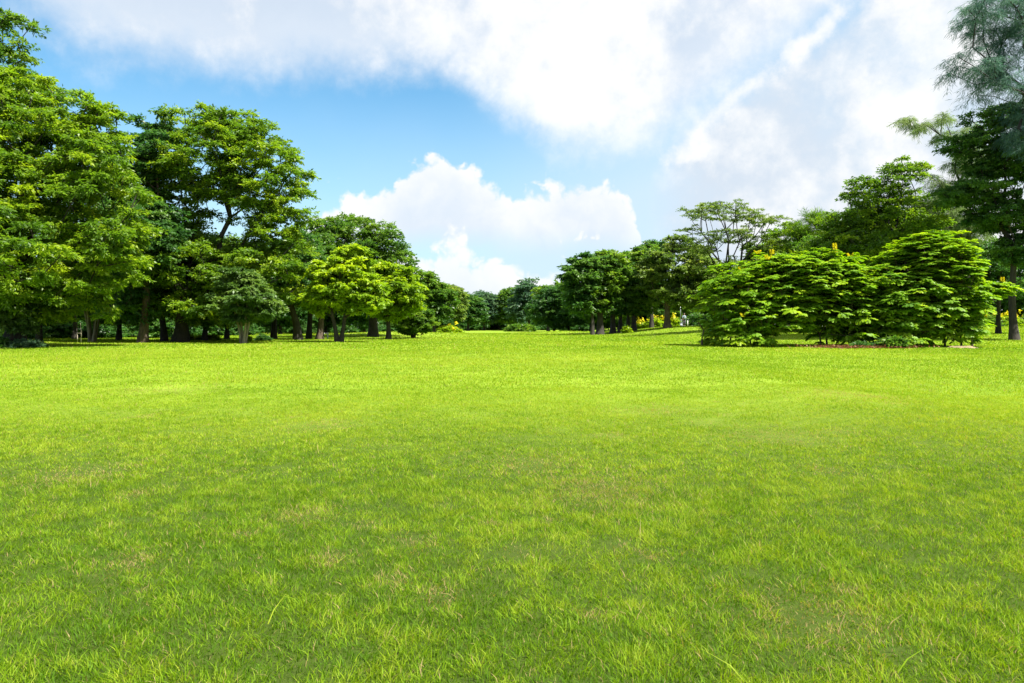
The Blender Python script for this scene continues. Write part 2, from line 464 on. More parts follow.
def hero(name, label, px, d, lobes, n, R, total, leaf, mat, trunk_r, fork, cat='tree', seed=None, dz=0, group=None, **kw):
    """lobes given as (px, py, rx px, ry px, depth offset m, depth radius m)"""
    bx = X(px, d); bz = float(hgt(bx, d))
    root = thing(name, label, cat, (bx, d, bz), group)
    LL = []
    for l in lobes:
        dy = l[4] if len(l) > 4 else 0
        rx = l[2] / F * d; rz = l[3] / F * d; ry = l[5] if len(l) > 5 else rx * .9
        LL.append((X(l[0], d) - bx, dy, Z(l[1], d) - bz, max(rx - R * .6, .2), max(ry - R * .6, .2), max(rz - R * flatc(kw) * .8, .15)))
    build_tree(root, seed if seed is not None else int(px * 7 + d), LL, n, R, total, leaf, mat, trunk_r, fork, **kw)
    return root
def flatc(kw): return kw.get('flat', .5)

def copy_thing(src, loc, rz, sc, label, group):
    r = src.copy(); COL.objects.link(r); r.location = loc; r.rotation_euler = (0, 0, rz); r.scale = sc
    r['label'] = label
    if group: r['group'] = group
    for ch in list(src.children):
        c = ch.copy(); COL.objects.link(c); c.parent = r
        for g in list(ch.children):
            e = g.copy(); COL.objects.link(e); e.parent = c
    return r

# ------------------------------------------------------------------ ground and grass
def make_ground():
    ys = np.concatenate([np.arange(-12, 0, .6), np.arange(0, 14, .16), np.geomspace(14, 900, 150)])
    t = np.linspace(-1, 1, 241); xs = np.sinh(t * 5.2) / np.sinh(5.2) * 700
    xs = np.sort(np.concatenate([xs, np.linspace(-40, 40, 120)]))
    Xg, Yg = np.meshgrid(xs, ys); Zg = hgt(Xg, Yg)
    V = np.stack([Xg, Yg, Zg], -1).reshape(-1, 3); nx = len(xs)
    i, j = np.meshgrid(np.arange(len(ys) - 1), np.arange(nx - 1), indexing='ij'); b = (i * nx + j).ravel()
    Q = np.stack([b, b + 1, b + nx + 1, b + nx], 1)
    g = obj('ground', mesh_np('ground', V, quads=Q, mat=ground_mat(), smooth_=True)); tag(g, kind='structure')

DRY = [(-1.6, 2.85, .12), (1.05, 2.35, .22), (-2.9, 4.6, .28), (-.75, 2.9, .10), (.62, 3.0, .07), (.55, 4.2, .35), (-1.9, 6.9, .3), (2.4, 6.2, .4), (.15, 5.0, .3),
       (4.6, 9.2, .6), (-1.1, 3.6, .15), (1.7, 8.2, .4), (-5.5, 11, .6)]
_q = random.Random(4)
DRY += [(_q.uniform(-.6, .6) * yy, yy, _q.uniform(.03, .035 + .02 * yy)) for yy in [_q.uniform(1.9, 9) for _ in range(34)]]
BARE = [(_q.uniform(-.6, .6) * yy, yy, _q.uniform(.025, .03 + .012 * yy)) for yy in [_q.uniform(1.9, 8) for _ in range(26)]]
def make_grass():
    rng = np.random.default_rng(5)
    VV, QQ, TT, TN = [], [], [], []; off = 0
    def field(n, y0, y1, power, h, w, three, lean=.55):
        nonlocal off
        u = rng.random(n)
        # density falls with distance
        if power == 0: y = y0 + (y1 - y0) * u
        else: y = (y0 ** (1 - power) + u * (y1 ** (1 - power) - y0 ** (1 - power))) ** (1 / (1 - power))
        half = .80 * y + 2.4
        x = (rng.random(n) * 2 - 1) * half
        dens = fbm(x * 2.3, y * 2.3, 3); big = fbm(x / 2.7 + 40, y / 2.7, 3); tuft = fbm(x * 11, y * 11 + 7, 2); tuft = tuft * np.exp(-y / 14) + .5 * (1 - np.exp(-y / 14))
        dry = np.zeros(n); bare = np.zeros(n)
        for a, b, r in DRY: dry = np.maximum(dry, np.exp(-((x - a) ** 2 + (y - b) ** 2 * .8) / r ** 2))
        for a, b, r in BARE: bare = np.maximum(bare, np.exp(-((x - a) ** 2 / (1.6 * r) ** 2 + ((y - b)) ** 2 / r ** 2)))
        keep = rng.random(n) < np.clip(.05 + .85 * dens + .75 * tuft - .10 * dry - .55 * bare, 0, 1)
        x, y, dens, big, dry, tuft = x[keep], y[keep], dens[keep], big[keep], dry[keep], tuft[keep]; n = len(x)
        z = hgt(x, y)
        sc = np.maximum(1, y / 9) ** .62
        hh = h * (.45 + .9 * rng.random(n)) * (.40 + .55 * dens + .75 * tuft) * (.8 + .4 * big) * sc * (1 - .35 * dry)
        ww = w * (.6 + .8 * rng.random(n)) * sc
        ang = (fbm(x * 5 + 9, y * 5, 2) * 2 - 1) * 9 + rng.normal(size=n) * 1.5
        ln = np.clip(lean * (.5 + 1.1 * rng.random(n) + .7 * rng.normal(size=n) * .6), .05, 2.0)
        dx, dy = np.cos(ang), np.sin(ang)
        a2 = rng.random(n) * 6.28; sx, sy = np.cos(a2), np.sin(a2)
        tint = .46 + .22 * rng.normal(size=n) + (big - .5) * .42 + (fbm(x * .9, y * .9 + 30, 2) - .5) * .32 + (tuft - .5) * 1.15 + (fbm(x / 7 + 3, y / 10 + 1, 2) - .5) * .45 - .05 + .27 * sm(2.5, 8, y) - .08 * sm(22, 45, y)  # distance terms put the brighter light of the mid-lawn into the blade colour
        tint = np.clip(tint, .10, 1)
        dead = rng.random(n) < (.03 + .42 * dry)
        tint[dead] = .02
        B = np.stack([x, y, z - .004], 1); Sd = np.stack([sx, sy, 0 * sx], 1) * ww[:, None] / 2
        U = np.array([0, 0, 1.]); Dv = np.stack([dx, dy, 0 * dx], 1)
        hc = (hh / np.sqrt(1 + ln ** 2 * .6))[:, None]; lnv = ln[:, None]
        if three:
            m1 = B + U * hc * .55 + Dv * hc * lnv * .30
            tp = B + U * hc + Dv * hc * lnv * 1.0
            V = np.stack([B - Sd, B + Sd, m1 + Sd * .85, m1 - Sd * .85, tp], 1)
            k = np.arange(n) * 5 + off
            QQ.append(np.stack([k, k + 1, k + 2, k + 3], 1)); TT.append(np.stack([k + 3, k + 2, k + 4], 1)); TN.append(np.repeat(tint, 5))
            off += n * 5
        else:
            tp = B + U * hc + Dv * hc * lnv * .8
            V = np.stack([B - Sd, B + Sd, tp], 1); k = np.arange(n) * 3 + off
            TT.append(np.stack([k, k + 1, k + 2], 1)); TN.append(np.repeat(tint, 3)); off += n * 3
        VV.append(V.reshape(-1, 3))
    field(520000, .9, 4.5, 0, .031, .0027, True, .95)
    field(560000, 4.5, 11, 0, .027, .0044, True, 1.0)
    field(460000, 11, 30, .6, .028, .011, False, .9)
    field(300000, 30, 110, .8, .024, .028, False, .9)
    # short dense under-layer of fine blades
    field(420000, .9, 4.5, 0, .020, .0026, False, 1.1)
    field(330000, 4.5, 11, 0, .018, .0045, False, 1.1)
    # stray long seed stalks and runners lying over the turf
    field(2200, 1.2, 9, 0, .095, .0032, True, 1.9)
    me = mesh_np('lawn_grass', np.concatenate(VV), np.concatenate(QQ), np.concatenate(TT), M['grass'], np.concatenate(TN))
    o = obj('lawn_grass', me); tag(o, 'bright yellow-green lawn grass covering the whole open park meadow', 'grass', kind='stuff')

# ------------------------------------------------------------------ the two big flowering bushes
def candle_bush(label, px, d, lobes, n, seed, flowers, d_lobes_depth=2.6):
    rng = np.random.default_rng(seed); bx = X(px, d); bz = float(hgt(bx, d))
    root = thing('candle_bush', label, 'bush', (bx, d, bz), 'big leafy flowering bushes')
    LL = []
    for l in lobes:
        LL.append((X(l[0], d) - bx, l[4] if len(l) > 4 else 0, Z(l[1], d) - bz, l[2] / F * d - .35, (l[5] if len(l) > 5 else d_lobes_depth), l[3] / F * d - .15))
    p_ = np.array([l[3] * l[5] for l in LL]) ** .8; p_ /= p_.sum(); tips = np.zeros((0, 3))
    for _ in range(40):
        k_ = rng.choice(len(LL), size=n, p=p_); A_ = np.array([l[:6] for l in LL])[k_]; dr_ = unit(rng.normal(size=(n, 3)))
        low = dr_[:, 2] < 0
        f_ = np.where(low, (1 - .10 * -dr_[:, 2]) / np.maximum(np.hypot(dr_[:, 0], dr_[:, 1]), .05), 1)
        dr_[:, :2] *= np.minimum(f_, 3)[:, None]
        c_ = A_[:, :3] + dr_ * (.35 + .65 * rng.random(n) ** .55)[:, None] * A_[:, 3:6] + rng.normal(size=(n, 3)) * .10
        for q_ in c_[c_[:, 2] > .12]:
            if len(tips) < n and (len(tips) == 0 or np.min(np.sum((tips - q_) ** 2, 1)) > .045): tips = np.vstack([tips, q_])
    # stems: several from the ground
    base = [(rng.uniform(-1, 1) * (max(l[0] + l[3] * .4 for l in LL)), rng.uniform(-.8, .8)) for _ in range(9)]
    st = []
    for b in base:
        H = rng.uniform(.9, 1.5); st.append([(b[0] + .1 * i * rng.normal() * .5, b[1] + .1 * i * rng.normal() * .5, H * i / 3) for i in range(4)])
    nodes, par, w, fixed = skeleton(rng, st, tips, .3, .05)
    V, q = trunk_parts(rng, nodes, par, w, fixed, st, .05, .012, 4)
    obj('stems', mesh_np('stems', V, quads=q, mat=M['barkbrown'], smooth_=True), root)
    # rosettes of long pinnate leaves at every tip
    nl, nq = 7, 8
    c = np.mean([l[:3] for l in LL], axis=0)
    P, D, N, Ln, W, T = [], [], [], [], [], []
    for tip in tips:
        out = unit(tip - (c * [1, 1, .6])); a0 = rng.random() * 6.28
        tt = .5 + .16 * rng.normal()
        size = rng.uniform(.20, .54)
        for k in range(nl):
            a = a0 + 6.28 * k / nl + rng.normal() * .25
            dr = np.array([math.cos(a), math.sin(a), rng.uniform(-.25, .45)]) + out * .6 * np.array([1, 1, .7]); dr = unit(dr)
            s = np.linspace(.10, 1, nq); L = size * rng.uniform(.8, 1.15)
            pos = tip + np.outer(s * L, dr); pos[:, 2] -= .30 * L * s ** 2.2
            side = unit(np.cross(dr, [0, 0, 1.]));
            tl = tt + rng.normal() * .10
            for sg in (-1, 1):
                dd = side * sg + dr * .45; dd = np.tile(dd, (nq, 1)); dd[:, 2] -= .10 + .25 * s
                P.append(pos); D.append(dd); N.append(np.tile([0, 0, 1.], (nq, 1)) + out * .65 + rng.normal(size=(nq, 3)) * .28)
                lw = .19 * (.55 + .6 * np.sin(np.pi * (.15 + .75 * s))) * size / .55
                Ln.append(lw); W.append(lw * .80); T.append(np.full(nq, tl) + rng.normal(size=nq) * .05)
    me = leaves_mesh('foliage', np.concatenate(P), np.concatenate(D), unit(np.concatenate(N)), np.concatenate(Ln), np.concatenate(W),
                     np.clip(np.concatenate(T), .0, 1), M['candle'], .05)
    obj('foliage', me, root)
    fm = None
    for (fx, fy) in flowers:
        # find the tip nearest this line of sight on the near, upper side
        tx, tz = X(fx, d) - bx, Z(fy, d) - bz
        sc = np.abs(tips[:, 0] - tx) + np.abs(tips[:, 2] - tz) + .08 * tips[:, 1]
        tip = tips[int(np.argmin(sc))].copy(); tip[2] += .16
        if fm is None:
            Pf, Df, Nf = [], [], []
            for s in range(3):
                ax = np.array([rng.normal() * .3, rng.normal() * .3, 1]); ax = unit(ax)
                m = 46; t = rng.random(m); a = rng.random(m) * 6.28
                rr = .05 * (1 - .75 * t)
                o_ = np.stack([np.cos(a) * rr, np.sin(a) * rr, 0 * a], 1)
                Pf.append(np.array([.07 * math.cos(s * 2.1), .07 * math.sin(s * 2.1), 0]) + np.outer(t * .32, ax) + o_ * .3)
                Df.append(unit(o_ + np.array([0, 0, .03]))); Nf.append(np.tile([0, 0, 1.], (m, 1)) + rng.normal(size=(m, 3)) * .3)
            Pf = np.concatenate(Pf)
            fm = leaves_mesh('flower_spike', Pf, np.concatenate(Df), np.concatenate(Nf), np.full(len(Pf), .07), np.full(len(Pf), .055), rng.random(len(Pf)), M['flower'], .1)
        f = obj('flower_spike', fm, root, tip); f.rotation_euler = (0, 0, rng.random() * 6.28); f.scale = (1.05, 1.05, rng.uniform(.55, .8))
    return root

def low_plant(name, label, cat, px, d, rx, rz, mat, n, leaf, seed, ry=None, flower=0, group=None, droop=.1, R=None):
    rng = np.random.default_rng(seed); bx = X(px, d); bz = float(hgt(bx, d))
    root = thing(name, label, cat, (bx, d, bz), group)
    rx = rx / F * d; rz = rz / F * d; ry = ry or rx * .8
    R = R or min(rx, rz) * .38
    k = max(14, int(14 * rx / rz))
    c = unit(rng.normal(size=(k * 4, 3))); c[:, 2] = np.abs(c[:, 2]); c = c * np.array([rx - R * .5, ry - R * .5, rz - R * .4]) * (.45 + .55 * rng.random((k * 4, 1)))
    c[:, 2] = np.maximum(c[:, 2], R * .35)
    parts = []
    for i in range(7):
        t = c[rng.integers(len(c))]; b = np.array([t[0] * .25, t[1] * .25, -.05]); m_ = (b + t) / 2 + rng.normal(size=3) * .05 * rx
        parts.append(tube([b, m_, t], [.03, .02, .01], 5))
    V, q = join(parts); obj('stems', mesh_np('stems', V, quads=q, mat=M['barkbrown']), root)
    obj('foliage', foliage(rng, c, R, n, leaf, .7, M[mat], 'foliage', droop=droop, twigs=8, spread=.6, center=np.zeros(3)), root)
    if flower:
        top = c[c[:, 2] > rz * .45]; top = top[rng.integers(len(top), size=flower)] + rng.normal(size=(flower, 3)) * R * .6
        top[:, 2] += R * .6; m = 12
        P = np.repeat(top, m, 0) + rng.normal(size=(flower * m, 3)) * leaf[0] * .35
        obj('blossoms', leaves_mesh('blossoms', P, rng.normal(size=P.shape), rng.normal(size=P.shape) * .4 + [0, 0, 1.], np.full(len(P), leaf[0]), np.full(len(P), leaf[0] * .8), rng.random(len(P)), M['flower']), root)
    return root

# ------------------------------------------------------------------ small built things
def solid(name, parts, mat, parent=None, smooth_=False):
    """parts: (V, Q) tubes; ends closed with fans"""
    return obj(name, mesh_np(name, *join(parts), mat=mat, smooth_=smooth_), parent)
def capped(pts, rad, sides=10):
    p = np.asarray(pts, float); p = np.vstack([p[:1], p, p[-1:]]); r = np.concatenate([[1e-4], rad, [1e-4]])
    V = []; T = unit(np.gradient(np.asarray(pts, float), axis=0)); T = np.vstack([T[:1], T, T[-1:]])
    ref = np.array([0, 1., 0]) if abs(T[0][1]) < .8 else np.array([1., 0, 0])
    for i in range(len(p)):
        u = unit(np.cross(T[i], ref)); v = np.cross(T[i], u); a = np.arange(sides) / sides * 2 * np.pi
        V.append(p[i] + np.outer(np.cos(a) * r[i], u) + np.outer(np.sin(a) * r[i], v))
    q = []
    for i in range(len(p) - 1):
        for k in range(sides):
            k2 = (k + 1) % sides; q.append((i * sides + k, i * sides + k2, (i + 1) * sides + k2, (i + 1) * sides + k))
    return np.concatenate(V), np.array(q)

def skin(name, verts, edges, radii, mat, parent, sub=2):
    me = bpy.data.meshes.new(name); me.from_pydata(verts, edges, []); me.materials.append(mat)
    o = obj(name, me, parent)
    o.modifiers.new('skin', 'SKIN'); 
    for i, r in enumerate(radii):
        v = me.skin_vertices[0].data[i] if me.skin_vertices else None
        if v: v.radius = (r[0], r[1]) if isinstance(r, tuple) else (r, r)
    if me.skin_vertices: me.skin_vertices[0].data[0].use_root = True
    o.modifiers['skin'].use_smooth_shade = True
    s = o.modifiers.new('sub', 'SUBSURF'); s.levels = sub; s.render_levels = sub
    return o

def make_person(px, d):
    bx = X(px, d); root = thing('person', 'person in pale grey-blue shirt and dark trousers standing on the low mound', 'person', (bx, d, float(hgt(bx, d))), rz=.3)
    sk = plain_mat('skin_tone', (.28, .16, .10), (.34, .20, .13), 6, .6); sh = plain_mat('cloth_grey_blue', (.16, .21, .25), (.22, .28, .33), 10, .9)
    tr = plain_mat('cloth_dark', (.07, .065, .09), (.10, .09, .12), 10, .9); hr = plain_mat('hair_dark', (.02, .016, .014), (.04, .03, .025), 20, .6)
    # body: pelvis root, spine, neck, head, arms with hands, legs with feet
    v = [(0, 0, .92), (0, 0, 1.12), (0, 0, 1.34), (0, 0, 1.46), (0, -.01, 1.54), (0, -.02, 1.63), (0, -.01, 1.70),
         (.17, 0, 1.39), (.25, .0, 1.12), (.16, -.20, 1.06), (.09, -.26, 1.08),
         (-.17, 0, 1.39), (-.25, 0, 1.12), (-.24, -.05, .88), (-.24, -.08, .80),
         (.09, 0, .86), (.11, -.02, .48), (.12, .02, .09), (.13, -.13, .035),
         (-.09, 0, .86), (-.11, 0, .48), (-.12, .04, .09), (-.14, -.11, .035)]
    e = [(0, 1), (1, 2), (2, 3), (3, 4), (4, 5), (5, 6), (2, 7), (7, 8), (8, 9), (9, 10), (2, 11), (11, 12), (12, 13), (13, 14),
         (0, 15), (15, 16), (16, 17), (17, 18), (0, 19), (19, 20), (20, 21), (21, 22)]
    r = [(.13, .10), (.12, .09), (.14, .09), .055, (.075, .09), (.08, .10), (.055, .07), .055, .04, .032, .03, .055, .04, .032, .03,
         .085, .055, .04, .035, .085, .055, .04, .035]
    skin('body', v, e, r, sk, root)
    solid('shirt', [capped([(0, 0, .90), (0, 0, 1.1), (0, 0, 1.30), (0, 0, 1.42), (0, 0, 1.47)], [.19, .175, .20, .15, .07], 14),
                    capped([(.15, 0, 1.40), (.245, 0, 1.15), (.235, -.03, 1.10)], [.085, .07, .065]), capped([(-.15, 0, 1.40), (-.25, 0, 1.12), (-.25, -.02, 1.05)], [.085, .07, .065])], sh, root, True)
    solid('trousers', [capped([(.085, 0, .96), (.11, -.02, .5), (.12, .02, .08)], [.115, .085, .07]), capped([(-.085, 0, .96), (-.11, 0, .5), (-.12, .04, .08)], [.115, .085, .07])], tr, root, True)
    solid('hair', [capped([(0, .025, 1.60), (0, .02, 1.68), (0, .0, 1.745)], [.088, .10, .06], 12)], hr, root, True)

def make_posts():
    met = plain_mat('metal_grey', (.22, .24, .26), (.34, .36, .38), 12, .5, .6); pale = plain_mat('paint_pale', (.55, .56, .52), (.72, .72, .68), 14, .6)
    wood = plain_mat('wood_pale', (.30, .26, .19), (.48, .43, .33), 9, .8)
    d = 90; x = X(680.5, d); z = float(hgt(x, d))
    r = thing('lamp_post', 'slim grey lamp post beside the person on the low mound', 'lamp post', (x, d, z))
    solid('base', [capped([(0, 0, -.1), (0, 0, .25), (0, 0, .3)], [.12, .11, .07], 12)], met, r)
    solid('pole', [capped([(0, 0, .3), (0, 0, 2.9)], [.05, .035], 10)], met, r)
    solid('lamp_head', [capped([(0, 0, 2.9), (0, 0, 2.98), (0, 0, 3.06), (0, 0, 3.12)], [.06, .17, .15, .04], 12)], met, r)
    x = X(687.6, 89); z = float(hgt(x, 89))
    r = thing('marker_post', 'short pale post standing right beside the person on the mound', 'post', (x, 89, z))
    solid('shaft', [capped([(0, 0, -.1), (0, 0, .72)], [.055, .055], 10)], pale, r); solid('cap', [capped([(0, 0, .72), (0, 0, .76), (0, 0, .80)], [.075, .07, .02], 10)], pale, r)
    for px, lab in ((323.3, 'white wooden stake nearer the red-brown trunk left of the lime tree'), (327.6, 'white wooden stake nearer the lime tree\'s pale trunk')):
        x = X(px, 57); z = float(hgt(x, 57)); r = thing('stake', lab, 'stake', (x, 57, z), 'pair of white stakes')
        solid('shaft', [capped([(0, 0, -.1), (0, 0, .40)], [.045, .055], 8)], pale, r); solid('top', [capped([(0, 0, .40), (0, 0, .50)], [.12, .14], 8)], pale, r)
    d = 42; x = X(81, d); z = float(hgt(x, d))
    r = thing('tree_support', 'thin pale pole with a low crossbar in front of slim trunks', 'tree support', (x, d, z))
    solid('pole', [capped([(0, 0, -.1), (.02, 0, .6), (-.03, 0, 1.25)], [.022, .02, .015], 7)], wood, r)
    solid('crossbar', [capped([(.02, -.02, .62), (-.22, -.02, .60)], [.016, .016], 7)], wood, r); solid('stake', [capped([(-.22, 0, -.1), (-.22, 0, .66)], [.016, .014], 7)], wood, r)

def litter():
    rng = np.random.default_rng(77); n = 2600; d = 32.6
    x = X(868, d) + rng.normal(size=n) * 1.1; y = 32.9 + rng.normal(size=n) * .5
    P = np.stack([x, y, hgt(x, y) + .02 + rng.random(n) * .10], 1)
    D = rng.normal(size=(n, 3)) * [1, 1, .4]; N = rng.normal(size=(n, 3)) * .5 + [0, 0, 1.]
    o = obj('fallen_leaves', leaves_mesh('fallen_leaves', P, D, unit(N), np.full(n, .12), np.full(n, .07), rng.random(n), M['redleaf'])); tag(o, 'russet fallen leaves lying along the foot of the big bushes', 'leaves', kind='stuff')
    # small sandy patch beside the right bush
    a = np.linspace(0, 6.283, 40, endpoint=False); cx, cy = X(985, 31.5), 33.0
    rings = []
    for k, s in enumerate((1, .75, .45, .0001)):
        rr = s * (1 + .18 * np.sin(3 * a + 1) + .1 * np.sin(7 * a)); px_ = cx + np.cos(a) * .7 * rr; py_ = cy + np.sin(a) * .7 * rr
        rings.append(np.stack([px_, py_, hgt(px_, py_) + (-.02, .05, .085, .10)[k] + .01 * rng.normal(size=40) * (k > 0)], 1))
    q = [(i * 40 + k, i * 40 + (k + 1) % 40, (i + 1) * 40 + (k + 1) % 40, (i + 1) * 40 + k) for i in range(3) for k in range(40)]
    o = obj('bare_soil', mesh_np('bare_soil', np.concatenate(rings), quads=np.array(q), mat=plain_mat('sandy_soil', (.16, .12, .065), (.26, .20, .11), 14, .95), smooth_=True))
    tag(o, 'small mound of bare sandy soil right of the big bushes', 'soil patch', kind='structure')

# ------------------------------------------------------------------ planting list
def plant():
    LF = (.24, .11)
    # ---- left side, nearest first
    hero('broadleaf_tree', 'huge spreading yellow-green tree filling the left edge with layered boughs', 14, 35,
         [(0, 160, 95, 95), (62, 150, 62, 72), (112, 208, 56, 72, -1), (60, 250, 105, 58, -2), (0, 200, 70, 60, -3), (10, 110, 60, 50), (98, 146, 42, 58), (30, 320, 60, 24, -1), (-80, 190, 80, 120), (128, 268, 36, 34, -1), (40, 292, 80, 34), (100, 300, 44, 24, -1), (-60, 200, 80, 70, -7), (20, 170, 60, 50, -5)],
         760, .85, 270000, (.20, .085), 'yellowgreen', .42, 4.2, flat=.55, seed=3, droop=.3, zmin=1.5)
    hero('broadleaf_tree', 'tall dark tree whose feathery top rises above the huge left tree', -12, 47,
         [(-15, 70, 62, 62), (14, 35, 26, 34), (48, 96, 30, 26), (-60, 120, 70, 90)], 120, 1.1, 36000, (.27, .11), 'mid', .35, 7, seed=4, flat=.5)
    hero('small_tree', 'low blue-green bushy tree at the far left edge under the huge tree', 10, 33.5,
         [(6, 303, 26, 30), (20, 318, 18, 18)], 46, .62, 17000, (.19, .08), 'grey', .10, 1.1, seed=5, zmin=.3, cat='tree')
    hero('broadleaf_tree', 'tree with brown-lit straight trunk and dark blue-green top between two big trees', 142.5, 43,
         [(152, 145, 30, 44), (128, 190, 40, 50), (150, 235, 45, 45, -1), (128, 298, 34, 26)], 160, 1.0, 36000, (.26, .11), 'deep', .24, 6.5, bark='barkbrown', seed=6, flat=.5)
    hero('broadleaf_tree', 'big round-crowned tree with sunlit top and open dark limbs left of centre', 180, 45,
         [(205, 156, 66, 54), (258, 176, 54, 60), (140, 205, 34, 60), (296, 182, 22, 28), (232, 130, 42, 26), (176, 205, 42, 40), (278, 228, 40, 40), (190, 266, 70, 40), (252, 272, 60, 38), (205, 304, 72, 24, 1)],
         560, .85, 170000, (.21, .09), 'yellowgreen', .42, 3.6, seed=7, flat=.6, hollow=.4, tintbias=-.08)
    hero('broadleaf_tree', 'dark leaning trunk tree close left of the thickest dark trunk', 164, 47,
         [(150, 275, 40, 28), (175, 245, 40, 40)], 60, 1.0, 17000, LF, 'deep', .20, 4, lean=-.22, seed=8)
    hero('small_tree', 'round grey-green small tree on several leaning stems before the dark wood', 243, 41,
         [(245, 300, 36, 24), (238, 282, 22, 18), (262, 306, 24, 18)], 80, .62, 32000, (.22, .10), 'grey', .085, 2.0, stems=4, bark='barkpale', seed=9, flat=.45, zmin=1.2)
    hero('slim_tree', 'clump of slim pale mossy trunks under the huge left tree', 92, 45, [(86, 298, 20, 18), (104, 292, 18, 20)], 34, .8, 9000, LF, 'mid', .085, 3.2, stems=6, bark='barkpale', seed=10)
    for i, (px, d, lb, lobes, mt, tr, ln, bk, fk) in enumerate([
        (273, 56, 'tree with a straight dark trunk standing behind the small grey-green tree', [(272, 268, 36, 36), (262, 292, 34, 20)], 'mid', .22, 0, 'bark', 4),
        (298, 52, 'tree with thick dark trunk leaning left, third trunk left of the lime tree', [(296, 262, 34, 38), (305, 290, 30, 20)], 'deep', .28, -.25, 'bark', 3.5),
        (308, 55, 'tree with a dark upright trunk next to the leaning trunk', [(315, 262, 28, 34)], 'mid', .20, .04, 'bark', 4.5),
        (319.5, 54, 'tree with reddish-brown sunlit trunk close left of the lime tree', [(318, 285, 30, 24)], 'mid', .24, .03, 'barkbrown', 3.4)]):
        hero('broadleaf_tree', lb, px, d, lobes, 70, 1.05, 20000, LF, mt, tr, fk, lean=ln, bark=bk, seed=20 + i)
    hero('broadleaf_tree', 'large dark green domed tree rising behind the lime-coloured tree', 372, 64,
         [(345, 246, 48, 38), (385, 256, 34, 42), (320, 262, 30, 36), (404, 285, 20, 34), (360, 280, 55, 36)], 300, 1.05, 76000, (.27, .12), 'mid', .40, 5, seed=30, flat=.65)
    hero('lime_tree', 'lime green sunlit tree with forked pale trunk standing out on the lawn', 339, 45,
         [(342, 282, 38, 32), (322, 300, 20, 18), (352, 258, 22, 16), (365, 295, 24, 24)], 150, .62, 46000, (.23, .14), 'bright', .17, 2.1, stems=2, bark='bark', seed=31, flat=.6, zmin=1.1)
    hero('lime_tree', 'second lime green tree just right of and behind the forked one', 388, 55,
         [(392, 290, 32, 30), (375, 280, 24, 24), (405, 300, 18, 22)], 130, .7, 40000, (.25, .14), 'bright', .2, 2.2, seed=32, tintbias=-.18, zmin=1.0)
    hero('shrub', 'dark round-headed shrub with short trunk at the right end of left trees', 413, 60,
         [(416, 320, 24, 15), (408, 325, 19, 11)], 80, .5, 26000, (.18, .085), 'mid', .14, .5, stems=3, seed=33, cat='shrub', zmin=.25, tintbias=.1)
    hero('broadleaf_tree', 'mid green tree at the end of the left tree line above the dark shrub', 433, 82, [(428, 285, 15, 17), (436, 300, 20, 24)], 60, 1.1, 17000, (.4, .18), 'mid', .25, 3, seed=34)
    hero('broadleaf_tree', 'olive tree above the yellow-flowering hedge', 450, 98, [(450, 302, 17, 20), (444, 296, 12, 14)], 50, 1.2, 14000, (.45, .2), 'olive', .25, 2.5, seed=35, tintbias=-.1)
    low_plant('flowering_hedge', 'yellow-flowering low hedge at the end of the left tree line', 'hedge', 447, 95, 19, 9, 'bright', 15000, (.26, .13), 36, ry=1.6, flower=22)
    low_plant('clipped_bush', 'small round dark clipped bush under trees on the left', 'bush', 263, 50, 8, 7, 'deep', 5000, (.12, .06), 37)
    for i, (px, d, a, b, lab) in enumerate([(187, 50, 8, 7, 'light green leafy plant right beside the thickest dark trunk'), (201, 51, 6, 5, 'lowest light green plant, between two other light plants under trees'),
                                            (213, 50, 7, 7, 'light green leafy plant beside the thin pale leaning stem'), (246, 49, 6, 5, 'light green plant left of the round clipped bush')]):
        low_plant('leafy_plant', lab, 'plant', px, d, a, b, 'bright', 2200, (.18, .09), 40 + i, group='light green plants under the left trees')
    low_plant('fern_shrub', 'dark blue-green spreading shrub on the ground at far left edge', 'shrub', 26, 33, 17, 7, 'blue', 7000, (.20, .07), 50, ry=.9)
    low_plant('fern_shrub', 'dark low shrub cut by the left photo edge', 'shrub', -4, 32.5, 15, 10, 'deep', 6000, (.20, .08), 51, ry=.9)

    for i, (px, d, lobes, mt, lab) in enumerate([
        (38, 46, [(36, 262, 52, 44), (20, 304, 50, 28)], 'mid', 'second-row tree with low boughs behind the slim pale trunks, left side'),
        (118, 50, [(112, 262, 44, 42), (125, 304, 42, 28)], 'mid', 'second-row tree filling the space right of the slim pale trunks'),
        (204, 49, [(196, 258, 40, 34), (206, 302, 46, 28)], 'deep', 'second-row tree with low dark boughs right of the thickest trunk'),
        (226, 54, [(228, 262, 40, 30), (232, 300, 46, 26)], 'mid', 'second-row tree directly behind the round grey-green small tree'),
        (74, 55, [(72, 210, 52, 60), (80, 300, 60, 30)], 'yellowgreen', 'tall second-row tree seen through gaps of the huge left tree')]):
        hero('broadleaf_tree', lab, px, d, lobes, 150, .9, 42000, (.21, .095), mt, .17, 3.0, seed=140 + i, flat=.65, zmin=.8, group='second row trees on the left')
    # ---- far middle
    far = [(468, 175, 292, 17, 'deep', 'dark far tree nearest the yellow-flowering hedge'), (484, 190, 290, 15, 'blue', 'dark bluish far tree with ragged top, second right of the hedge'),
           (499, 205, 294, 13, 'blue', 'lowest bluish far tree in the dip of the skyline'), (513, 190, 284, 15, 'mid', 'far tree left of the tallest far crown in the middle'),
           (529, 175, 276, 19, 'blue', 'tallest grey-green far tree at the middle of the skyline'), (548, 160, 283, 15, 'mid', 'bright mid green far tree right of the tallest far crown'),
           (563, 140, 281, 17, 'mid', 'leafy far tree touching the dark grove on its left side')]
